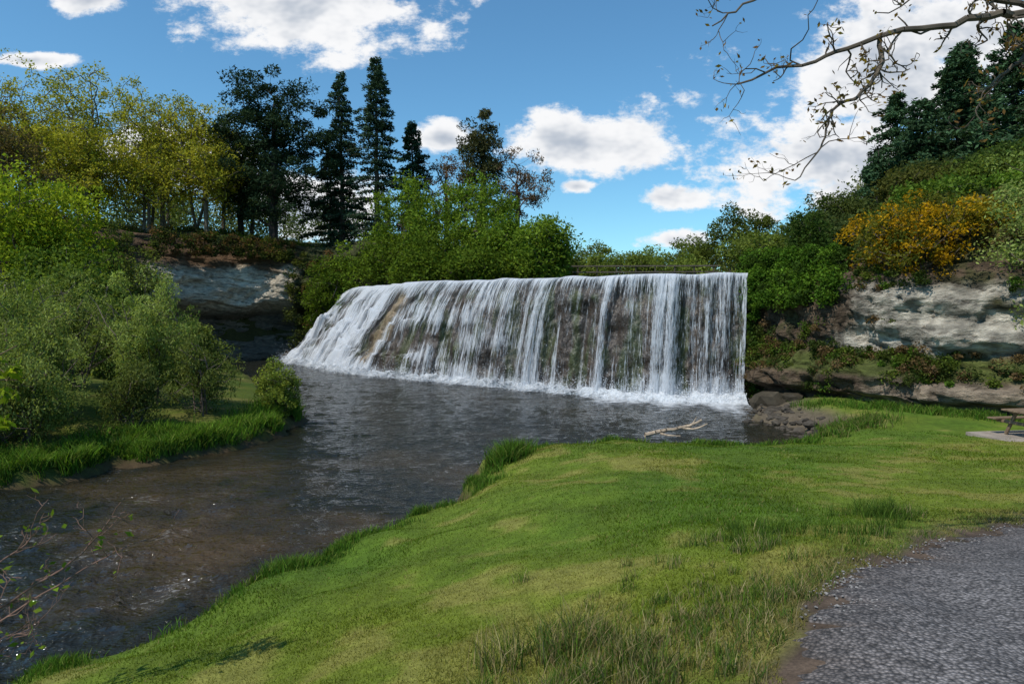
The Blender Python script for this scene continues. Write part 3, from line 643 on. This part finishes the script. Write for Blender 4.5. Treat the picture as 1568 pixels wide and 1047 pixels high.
leaves(mb, c, .2, pc[ci]*rng.uniform(.45, 1.35, (len(ci), 1)), mat=0)
mb.build('undergrowth', [LEAF])

def creeper(name, spots, leaf, pal, per=260):
    mb = MB(); spots = np.array(spots); k = len(spots); ci = np.repeat(np.arange(k), per)
    off = norm(rng.normal(size=(len(ci), 3)))*rng.uniform(.3, 1, (len(ci), 1)); off[:, 2] *= .8
    c = spots[ci, :3]+off*spots[ci, 3:4]; cols = np.array(pal)[rng.integers(0, len(pal), k)]
    leaves(mb, c, leaf, cols[ci]*rng.uniform(.4, 1.35, (len(ci), 1)), mat=0); return mb.build(name, [LEAF])
rl = catmull([(11.0,33.2),(11.5,31.8),(12.0,30.2),(12.8,28.2),(14.3,26.2),(17,23.6),(24,18)], 200)
sp = []
for k in range(230):
    i = rng.integers(2, 110); p = rl[i]; z0 = rng.uniform(4.6, 6.9); o = (z0-5)*.7; sp.append((p[0]+.5*o+rng.normal()*.2, p[1]+.8*o+rng.normal()*.2, z0, rng.uniform(.25, .6)))
for k in range(34):
    z0 = rng.uniform(.6, 6.3); sp.append((11.3+rng.normal()*.12, 31.8+rng.normal()*.25, z0, rng.uniform(.12, .34)))
creeper('ivy', sp, .12, [(.06,.12,.015),(.10,.18,.02),(.045,.08,.015)])
sp = []
while len(sp) < 560:
    i = rng.integers(0, 190); p = rl[i]; z0 = [rng.uniform(1.6, 3.0), rng.uniform(.2, 4.8), rng.uniform(4.6, 6)][rng.integers(0, 3)]
    if 13.4 < p[0] < 18.2 and 2.8 < z0 < 5.0 and rng.uniform() < .93: continue
    if p[0] > 13.5 and z0 < 1.6: continue
    if vnoise(np.array([[p[0]*.9, p[1]*.9, z0*.9]]), 19)[0] < .42: continue
    of = np.interp(z0, [0, 1.7, 2.7, 4.8, 6], [-.35, -.8, .0, .1, 1.]); sp.append((p[0]+.55*of+rng.normal()*.15, p[1]+.8*of+rng.normal()*.15, z0, rng.uniform(.12, .45)))
creeper('cliff_plants', sp, .10, [(.06,.08,.02),(.09,.12,.02),(.12,.08,.035),(.04,.06,.015),(.08,.14,.02),(.15,.10,.05)], 150)
sp = []
for k in range(230):
    q = rng.uniform(0, 1); x0 = -27+q*15; y0 = np.interp(x0, [-27, -25, -21.5, -17.5, -13.5], [50, 53, 56.8, 58.0, 57.2]); z0 = rng.uniform(8.6, 10.2) if x0 < -18.8 else rng.uniform(.2, 9)
    sp.append((x0, y0-.1+max(0, z0-7)*.6, z0, rng.uniform(.3, .8)))
creeper('cliff_plants', sp, .17, [(.06,.075,.02),(.09,.1,.022),(.13,.08,.035),(.04,.06,.018)], 120)
# ------------------------------------------------------------ grass
mb = MB(); n = 500000
r = 2.4*np.exp(rng.uniform(0, 1, n)*math.log(24/2.4)); th = rng.uniform(math.radians(32), math.radians(148), n)
gx_ = r*np.cos(th); gy_ = r*np.sin(th)
z_, dl_, dr_, s_ = terr(gx_, gy_, 'all'); pp = pathd(gx_, gy_)
nz = vnoise(np.stack([gx_*4, gy_*4, 0*gx_], -1), 6)
k = (dl_ > .02) & (pp < -.02+.45*(nz-.5)) & (s_ < -.5) & ~((gx_ > 9) & (gy_ > 21.5) & (dl_ < 1.6))
k &= ~((((gx_-5)/1.2)**2+((gy_-20)/.7)**2) < .8)
gx_, gy_, z_, r, dl_, pp = gx_[k], gy_[k], z_[k], r[k], dl_[k], pp[k]
gc, n1, n2 = lawn_colour(gx_, gy_)
nearp = sstep(-1.0, -.1, pp)[:, None]*.55; gc = gc*(1-nearp)+np.array([.18,.14,.06])*nearp
gc = gc*1.1*rng.uniform(.65, 1.3, (len(gc), 1)); st = rng.uniform(size=len(gc)) < .04; gc[st] = np.array([.27,.22,.09])*rng.uniform(.6, 1.2, (st.sum(), 1))
rough_ = sstep(.55, .75, vnoise(np.stack([gx_*.6, gy_*.6, 0*gx_], -1), 66))
h = (.014+.0007*r)*rng.uniform(.6, 1.4, len(r))*(1+.8*rough_)
blades(mb, np.stack([gx_, gy_, z_-.004], -1), h, .0035+.0009*r, gc, 1.2, two=False)
mb.build('lawn_grass', [GRASS])

mb = MB()
def tuft_cloud(n, pos, hm, w, cols, lean=.5):
    zz = terr(pos[:, 0], pos[:, 1]); cc = np.array(cols)[rng.integers(0, len(cols), n)]*rng.uniform(.5, 1.2, (n, 1))
    hv = .55+.75*vnoise(np.stack([pos[:, 0]*1.7, pos[:, 1]*1.7, 0*pos[:, 0]], -1), 23)
    blades(mb, np.concatenate([pos, (zz-.01)[:, None]], 1), hm*hv*rng.uniform(.4, 1.3, n), w, cc, lean)
GC = [(.09,.16,.02),(.13,.2,.035),(.07,.13,.025)]; ST = [(.36,.30,.15),(.30,.24,.11),(.2,.18,.07)]
for (x, y, sx_, sy_, n, hm, c_) in [(.55,3.9,.5,.45,2600,.16,GC+ST),(.2,3.5,.3,.3,1200,.15,ST+GC[:1]),(1.0,4.6,.5,.4,2300,.19,GC+ST[:2]),(.3,4.9,.35,.5,500,.32,ST+GC),(1.6,5.0,.4,.4,1500,.14,GC+ST[:1]),(3.1,7.3,.5,.35,1300,.19,GC),(2.6,6.9,.6,.3,900,.14,GC+ST[:1]),
                              (4.4,8.2,.25,.2,900,.24,GC),(4.9,8.5,.5,.25,700,.14,GC+ST[:1]),(1.5,6.0,.8,.6,1100,.12,GC+ST),(.8,3.3,.25,.5,1700,.11,ST+GC),(1.8,5.1,.4,.3,900,.12,GC+ST),(.5,3.1,.2,.2,600,.14,GC),(0.,3.3,.3,.25,1100,.14,ST)]:
    cl = rng.normal(size=(max(6, n//40), 2))*[sx_, sy_]+[x, y]; pos = cl[rng.integers(0, len(cl), n)]+rng.normal(size=(n, 2))*.05
    k = pathd(pos[:, 0], pos[:, 1]) < -.02; pos = pos[k]; tuft_cloud(len(pos), pos, hm, .0065, c_, .8)
q = rng.uniform(215, 400, 5200); i = q.astype(int); pos = PL[i]+rng.normal(size=(len(i), 2))*.14-np.array([.12, -.06])
k = (pathd(pos[:, 0], pos[:, 1]) < .06) & (vnoise(np.stack([pos[:, 0]*3, pos[:, 1]*3, 0*pos[:, 0]], -1), 27) > .42); pos = pos[k]
tuft_cloud(len(pos), pos, .06, .005, ST+GC, 1.3)
def edge(poly, i0, i1, n, inl, hm, w, cols, thr=(.2, .7)):
    L = np.array(poly[i0:i1]); seg = np.linalg.norm(np.diff(L, axis=0), axis=1); cum = np.concatenate([[0], np.cumsum(seg)])
    q = rng.uniform(0, cum[-1], n); px = np.interp(q, cum, L[:, 0]); py = np.interp(q, cum, L[:, 1])
    pos = np.stack([px, py], -1)+rng.normal(size=(n, 2))*inl
    z_, dl_, dr_, s_ = terr(pos[:, 0], pos[:, 1], 'all'); k = np.maximum(dl_, dr_) > -.12
    cln = vnoise(np.stack([pos[:, 0]*2.2, pos[:, 1]*2.2, 0*pos[:, 0]], -1), 15); k &= cln > rng.uniform(thr[0], thr[1], n)
    pos = pos[k]; tuft_cloud(len(pos), pos, hm, w, cols, .9)
EG = [(.08,.18,.02),(.11,.21,.025),(.06,.13,.02),(.15,.19,.04)]
edge(LAWN, 0, 9, 32000, .22, .17, .012, EG, (.3, .8))
edge([(-6.6,4)]+LAWN, 0, 5, 9000, .28, .18, .01, EG, (.3, .8))
edge(LAWN, 8, 16, 12000, .22, .17, .02, EG)
edge([(-.6,17.7),(-.3,16.9),(.1,17.6)], 0, 3, 5000, .22, .4, .02, EG)
edge([(9.2,20.6),(10.8,22.6),(12,22.8),(11,21.5)], 0, 4, 9000, .4, .3, .022, EG+ST[2:])
edge([(11.4,26.4),(12.3,25.8),(14.6,24),(17,21.8)], 0, 4, 8000, .3, .26, .022, EG)
edge(LEFT, 4, 11, 44000, .6, .38, .026, [(.12,.24,.02),(.16,.29,.03),(.06,.13,.02),(.2,.26,.05)], (.25, .75))
edge(LEFT, 3, 8, 20000, .8, .34, .028, [(.08,.15,.02),(.12,.2,.03)])
mb.build('tall_grass', [GRASS])

# ------------------------------------------------------------ bare overhanging tree (upper right)
def branch_tree(name, limbs, seed, bark, budcol, bud, nb=2, twl=.35, lev=2, prob=.5, jit=.4):
    rg = np.random.default_rng(seed); mb = MB(); tips = []
    def path(pts, ra, rb_, k=7):
        P = catmull(pts, max(6, len(pts)*5)); P[1:-1] += rg.normal(size=(len(P)-2, 3))*ra*jit; rr = np.linspace(ra, rb_, len(P))
        tubes(mb, P[:-1], P[1:], rr[:-1], rr[1:], k, 0, bark); return P, rr
    def twig(p, d, L, r, lv):
        m_ = 5; pts = [p]; dd = d
        for i in range(m_):
            dd = norm(dd+rg.normal(size=3)*.32+np.array([0, 0, .05])); pts.append(pts[-1]+dd*L/m_)
            if lv > 0 and rg.uniform() < .45: twig(pts[-1], norm(dd+rg.normal(size=3)*.8), L*.5, r*.6, lv-1)
        pts = np.array(pts); rr = np.linspace(r, r*.45, m_+1); tubes(mb, pts[:-1], pts[1:], rr[:-1], rr[1:], 5, 0, bark); tips.append(pts[-1])
    for pts, ra, rb_, dn in limbs:
        P, rr = path(pts, ra, rb_); tg = norm(np.gradient(P, axis=0))
        for i in range(2, len(P)):
            for _ in range(dn):
                if rg.uniform() < prob: twig(P[i], norm(tg[i]*.8+rg.normal(size=3)*.6), twl*rg.uniform(.4, 1.3), rr[i]*.35+.0025, lev)
    T = np.array(tips) if tips else np.zeros((0, 3))
    if len(T) and nb > 0:
        ci = rg.integers(0, len(T), int(len(T)*nb)); c = T[ci]+rg.normal(size=(len(ci), 3))*.02
        leaves(mb, c, bud, np.array(budcol)[rg.integers(0, len(budcol), len(ci))]*rg.uniform(.6, 1.3, (len(ci), 1)), .2, .5, 1, rg=rg, gain=1)
    return mb.build(name, [BARK, LEAF])
branch_tree('overhanging_tree', [
    ([(7.6,6.2,1.8),(7.4,6.2,4.5),(6.9,6.2,6.6),(6.2,6.1,7.3)], .2, .11, 0),
    ([(6.9,6.2,6.4),(5.4,6.1,6.95),(4.5,6.0,6.93),(3.9,6,6.87),(3.15,6,6.72),(2.55,6,6.5),(1.95,6,6.32)], .05, .008, 1),
    ([(3.15,6,6.74),(3.15,5.95,6.45),(2.95,5.9,6.2),(2.72,5.9,6.05),(2.65,5.9,5.8),(2.42,5.9,5.48)], .021, .005, 1),
    ([(4.5,6,6.95),(3.7,6.1,7.2),(3.0,6.1,7.3),(2.2,6.1,7.1),(1.75,6.1,6.85)], .026, .006, 1),
    ([(5.4,6.1,6.95),(4.7,6.2,6.7),(4.4,6.2,6.5),(4.2,6.2,6.3)], .03, .006, 1),
    ([(6.2,6.1,7.2),(5.0,6.4,7.5),(3.8,6.5,7.6)], .04, .01, 1)], 5, (.10,.08,.06), [(.2,.12,.04),(.28,.2,.04),(.14,.08,.03)], .045, nb=1.8, twl=.45, lev=2, prob=.65)
branch_tree('bank_sapling', [
    ([(-5.6,5.4,1.0),(-4.9,5.6,1.5),(-4.35,5.8,1.85),(-3.85,6.0,2.2),(-3.45,6.0,2.7)], .016, .004, 1),
    ([(-5.4,5.3,1.0),(-4.8,5.6,1.9),(-4.3,5.9,2.3),(-4.1,5.9,2.6)], .012, .003, 1),
    ([(-5.5,5.3,.9),(-4.9,5.4,1.4),(-4.5,5.4,1.6),(-4.0,5.5,1.7)], .012, .003, 1),
    ([(-5.0,5.4,1.3),(-4.1,5.7,1.9),(-3.5,5.9,2.25),(-3.2,6.0,2.35)], .009, .003, 1)], 6, (.17,.10,.075), [(.13,.2,.02),(.18,.25,.03)], .07, nb=.4, twl=.34, prob=.7)
branch_tree('leafy_sapling', [
    ([(-5.6,5.3,1.0),(-5.2,5.3,2.6),(-4.6,5.3,3.7),(-3.85,5.3,4.1)], .02, .005, 1),
    ([(-4.9,5.3,3.2),(-4.3,5.3,3.75),(-3.8,5.3,3.85)], .012, .004, 1),
    ([(-4.8,5.3,3.0),(-4.3,5.3,3.4),(-3.95,5.3,3.5)], .01, .004, 1)], 8, (.12,.08,.05), [(.2,.27,.02),(.3,.36,.03),(.14,.2,.02)], .08, nb=2.4, twl=.24, prob=.6)

branch_tree('driftwood', [
    ([(4.1,20.9,.46),(4.6,20.95,.55),(5.1,20.9,.66),(5.5,20.9,.76),(5.85,20.9,.92)], .075, .035, 0),
    ([(5.2,20.9,.68),(5.6,20.8,.66),(6.0,20.8,.82)], .045, .02, 0),
    ([(4.6,20.9,.5),(4.75,20.6,.5),(5.1,20.5,.5)], .04, .02, 0),
    ([(5.5,20.9,.76),(5.6,21.,.8),(5.7,20.95,1.0)], .025, .01, 0)], 9, (.36,.28,.2), [(.3,.25,.18)], .001, nb=0, twl=.15, jit=.1)

# ------------------------------------------------------------ boxes / furniture
def box(name, c, sz, mat, col, parent=None, rot=(0, 0, 0), bev=.01):
    bm = bmesh.new(); bmesh.ops.create_cube(bm, size=1)
    for v in bm.verts: v.co = Vector((v.co.x*sz[0], v.co.y*sz[1], v.co.z*sz[2]))
    bmesh.ops.bevel(bm, geom=bm.edges[:], offset=min(bev, min(sz)*.3), segments=2, affect='EDGES')
    me = bpy.data.meshes.new(name); bm.to_mesh(me); bm.free()
    at = me.color_attributes.new('Col', 'FLOAT_COLOR', 'POINT'); at.data.foreach_set('color', np.tile(list(col)+[1.], len(me.vertices)).astype(np.float32))
    me.materials.append(mat); ob = bpy.data.objects.new(name, me); ob.location = c; ob.rotation_euler = rot; scene.collection.objects.link(ob)
    if parent: ob.parent = parent
    return ob
def empty(name, loc, rz=0):
    e = bpy.data.objects.new(name, None); e.location = loc; e.rotation_euler = (0, 0, rz); scene.collection.objects.link(e); return e
tx, ty = 14.75, 18.9; zt = tz(tx, ty)
E = empty('picnic_table', (tx, ty, zt+.05), math.radians(8)); WC = (.2,.14,.09)
for k in range(4): box('top_plank_%d' % k, (0, -.3+.2*k, .74), (1.8, .18, .045), WOOD, WC, E)
for sgn, nm in ((-1, 'near'), (1, 'far')):
    for k in range(2): box('seat_plank_%s_%d' % (nm, k), (0, sgn*(.66+.14*k), .44), (1.8, .13, .04), WOOD, WC, E)
for sx_ in (-.62, .62):
    box('seat_beam', (sx_, 0, .38), (.07, 1.6, .09), WOOD, WC, E)
    box('top_beam', (sx_, 0, .68), (.07, .76, .08), WOOD, WC, E)
    for sgn in (-1, 1): box('leg', (sx_+.06, sgn*.38, .35), (.05, .1, .78), WOOD, WC, E, (sgn*math.radians(26), 0, 0))
box('concrete_slab', (tx, ty, zt-.02), (2.7, 2.2, .12), CONC, (.27,.23,.19), None, (0, 0, math.radians(8)))
Eb = empty('footbridge', (5.5, 50, 6.35), math.radians(-3))
box('deck', (0, 0, .0), (19, 1.4, .28), WOOD, (.05,.042,.035), Eb)
for k in range(14): box('rail_post', (-9+k*1.38, -.6, .55), (.09, .09, .95), WOOD, (.09,.075,.06), Eb)
for zz in (.55, .98): box('rail', (0, -.68, zz), (18.6, .05, .1), WOOD, (.11,.09,.07), Eb)
for k in range(5): box('pier', (-8+k*4, 0, -.8), (.35, 1.0, 1.3), CONC, (.12,.11,.1), Eb)

# ------------------------------------------------------------ world
SUN_EL, SUN_AZ = 54, -128
w = bpy.data.worlds.new('World'); scene.world = w; w.use_nodes = True; nt = w.node_tree; nt.nodes.clear()
out = N(nt, 'ShaderNodeOutputWorld')
sky = N(nt, 'ShaderNodeTexSky'); sky.sky_type = 'NISHITA'; sky.sun_disc = False
sky.sun_elevation = math.radians(SUN_EL); sky.sun_rotation = math.radians(SUN_AZ); sky.air_density = 1.; sky.dust_density = .3; sky.ozone_density = 2.
bg = N(nt, 'ShaderNodeBackground'); bg.inputs[1].default_value = .14
nt.links.new(mixc(nt, 1., sky.outputs[0], (.60,.97,1.08,1), 'MULTIPLY'), bg.inputs[0])
tc = N(nt, 'ShaderNodeTexCoord').outputs['Generated']
sp_ = N(nt, 'ShaderNodeSeparateXYZ'); nt.links.new(tc, sp_.inputs[0])
yy = M(nt, 'MAXIMUM', sp_.outputs[1], .05)
cmb = N(nt, 'ShaderNodeCombineXYZ'); nt.links.new(M(nt, 'DIVIDE', sp_.outputs[0], yy), cmb.inputs[0]); nt.links.new(M(nt, 'DIVIDE', sp_.outputs[2], yy), cmb.inputs[1])
vec = cmb.outputs[0]
ell = [(480,20,245,78),(155,12,65,30),(895,225,140,60),(680,215,50,30),(882,287,38,14),(1015,305,65,26),(1035,368,62,20),
       (1270,245,215,85),(1340,300,200,58),(1330,130,230,90),(1480,60,180,90),(500,320,140,60),(240,240,160,60),(60,100,70,12)]
acc = None
for (px, py, rx, ry) in ell:
    c = ((px-784)/1045, (470-py)/1045, 0)
    dv = VM(nt, 'SUBTRACT', vec, c); dv = VM(nt, 'MULTIPLY', dv, (1045/rx, 1045/ry, 0))
    ln = VM(nt, 'LENGTH', dv, out=1); mm = M(nt, 'SUBTRACT', 1.0, ln)
    acc = mm if acc is None else M(nt, 'MAXIMUM', acc, mm)
acc = M(nt, 'MULTIPLY', M(nt, 'MAXIMUM', acc, -1.2), .9)
def dens_at(off, det):
    q = VM(nt, 'MULTIPLY', VM(nt, 'ADD', vec, off), (1., 1.6, 1.))
    return M(nt, 'ADD', acc, M(nt, 'MULTIPLY', M(nt, 'SUBTRACT', noise(nt, q, 6.5, det, .66), .5), 3.0))
d0 = dens_at((0, 0, 0), 7); d1 = dens_at((-.012, .03, 0), 4)
fac = mapr(nt, d0, -.04, .36, 0, 1, True)
front = mapr(nt, sp_.outputs[1], .08, .3, 0, 1); up = mapr(nt, sp_.outputs[2], -.02, .03, 0, 1)
fac = M(nt, 'MULTIPLY', M(nt, 'MULTIPLY', fac, front), up)
shade = mapr(nt, d1, .2, 1.15, 0, 1, True)
cc = mixc(nt, shade, (.95,.955,.97,1), (.46,.52,.61,1))
bc = N(nt, 'ShaderNodeBackground'); bc.inputs[1].default_value = 1.0; nt.links.new(cc, bc.inputs[0])
mx = N(nt, 'ShaderNodeMixShader'); nt.links.new(fac, mx.inputs[0]); nt.links.new(bg.outputs[0], mx.inputs[1]); nt.links.new(bc.outputs[0], mx.inputs[2]); nt.links.new(mx.outputs[0], out.inputs[0])

sl = bpy.data.lights.new('sun', 'SUN'); sl.energy = 4.3; sl.angle = math.radians(.5); sl.color = (1, .95, .87)
so = bpy.data.objects.new('sun', sl); scene.collection.objects.link(so)
e, a = math.radians(SUN_EL), math.radians(SUN_AZ)
so.rotation_euler = Vector((math.sin(a)*math.cos(e), math.cos(a)*math.cos(e), math.sin(e))).to_track_quat('Z', 'Y').to_euler()

cam = bpy.data.cameras.new('camera'); cam.lens = 24; cam.sensor_width = 36; cam.clip_end = 8000
co = bpy.data.objects.new('camera', cam); co.location = (0, 0, 4.4); co.rotation_euler = (math.radians(90-2.93), 0, 0)
scene.collection.objects.link(co); scene.camera = co
scene.view_settings.view_transform = 'Standard'; scene.view_settings.look = 'None'; scene.view_settings.exposure = 0
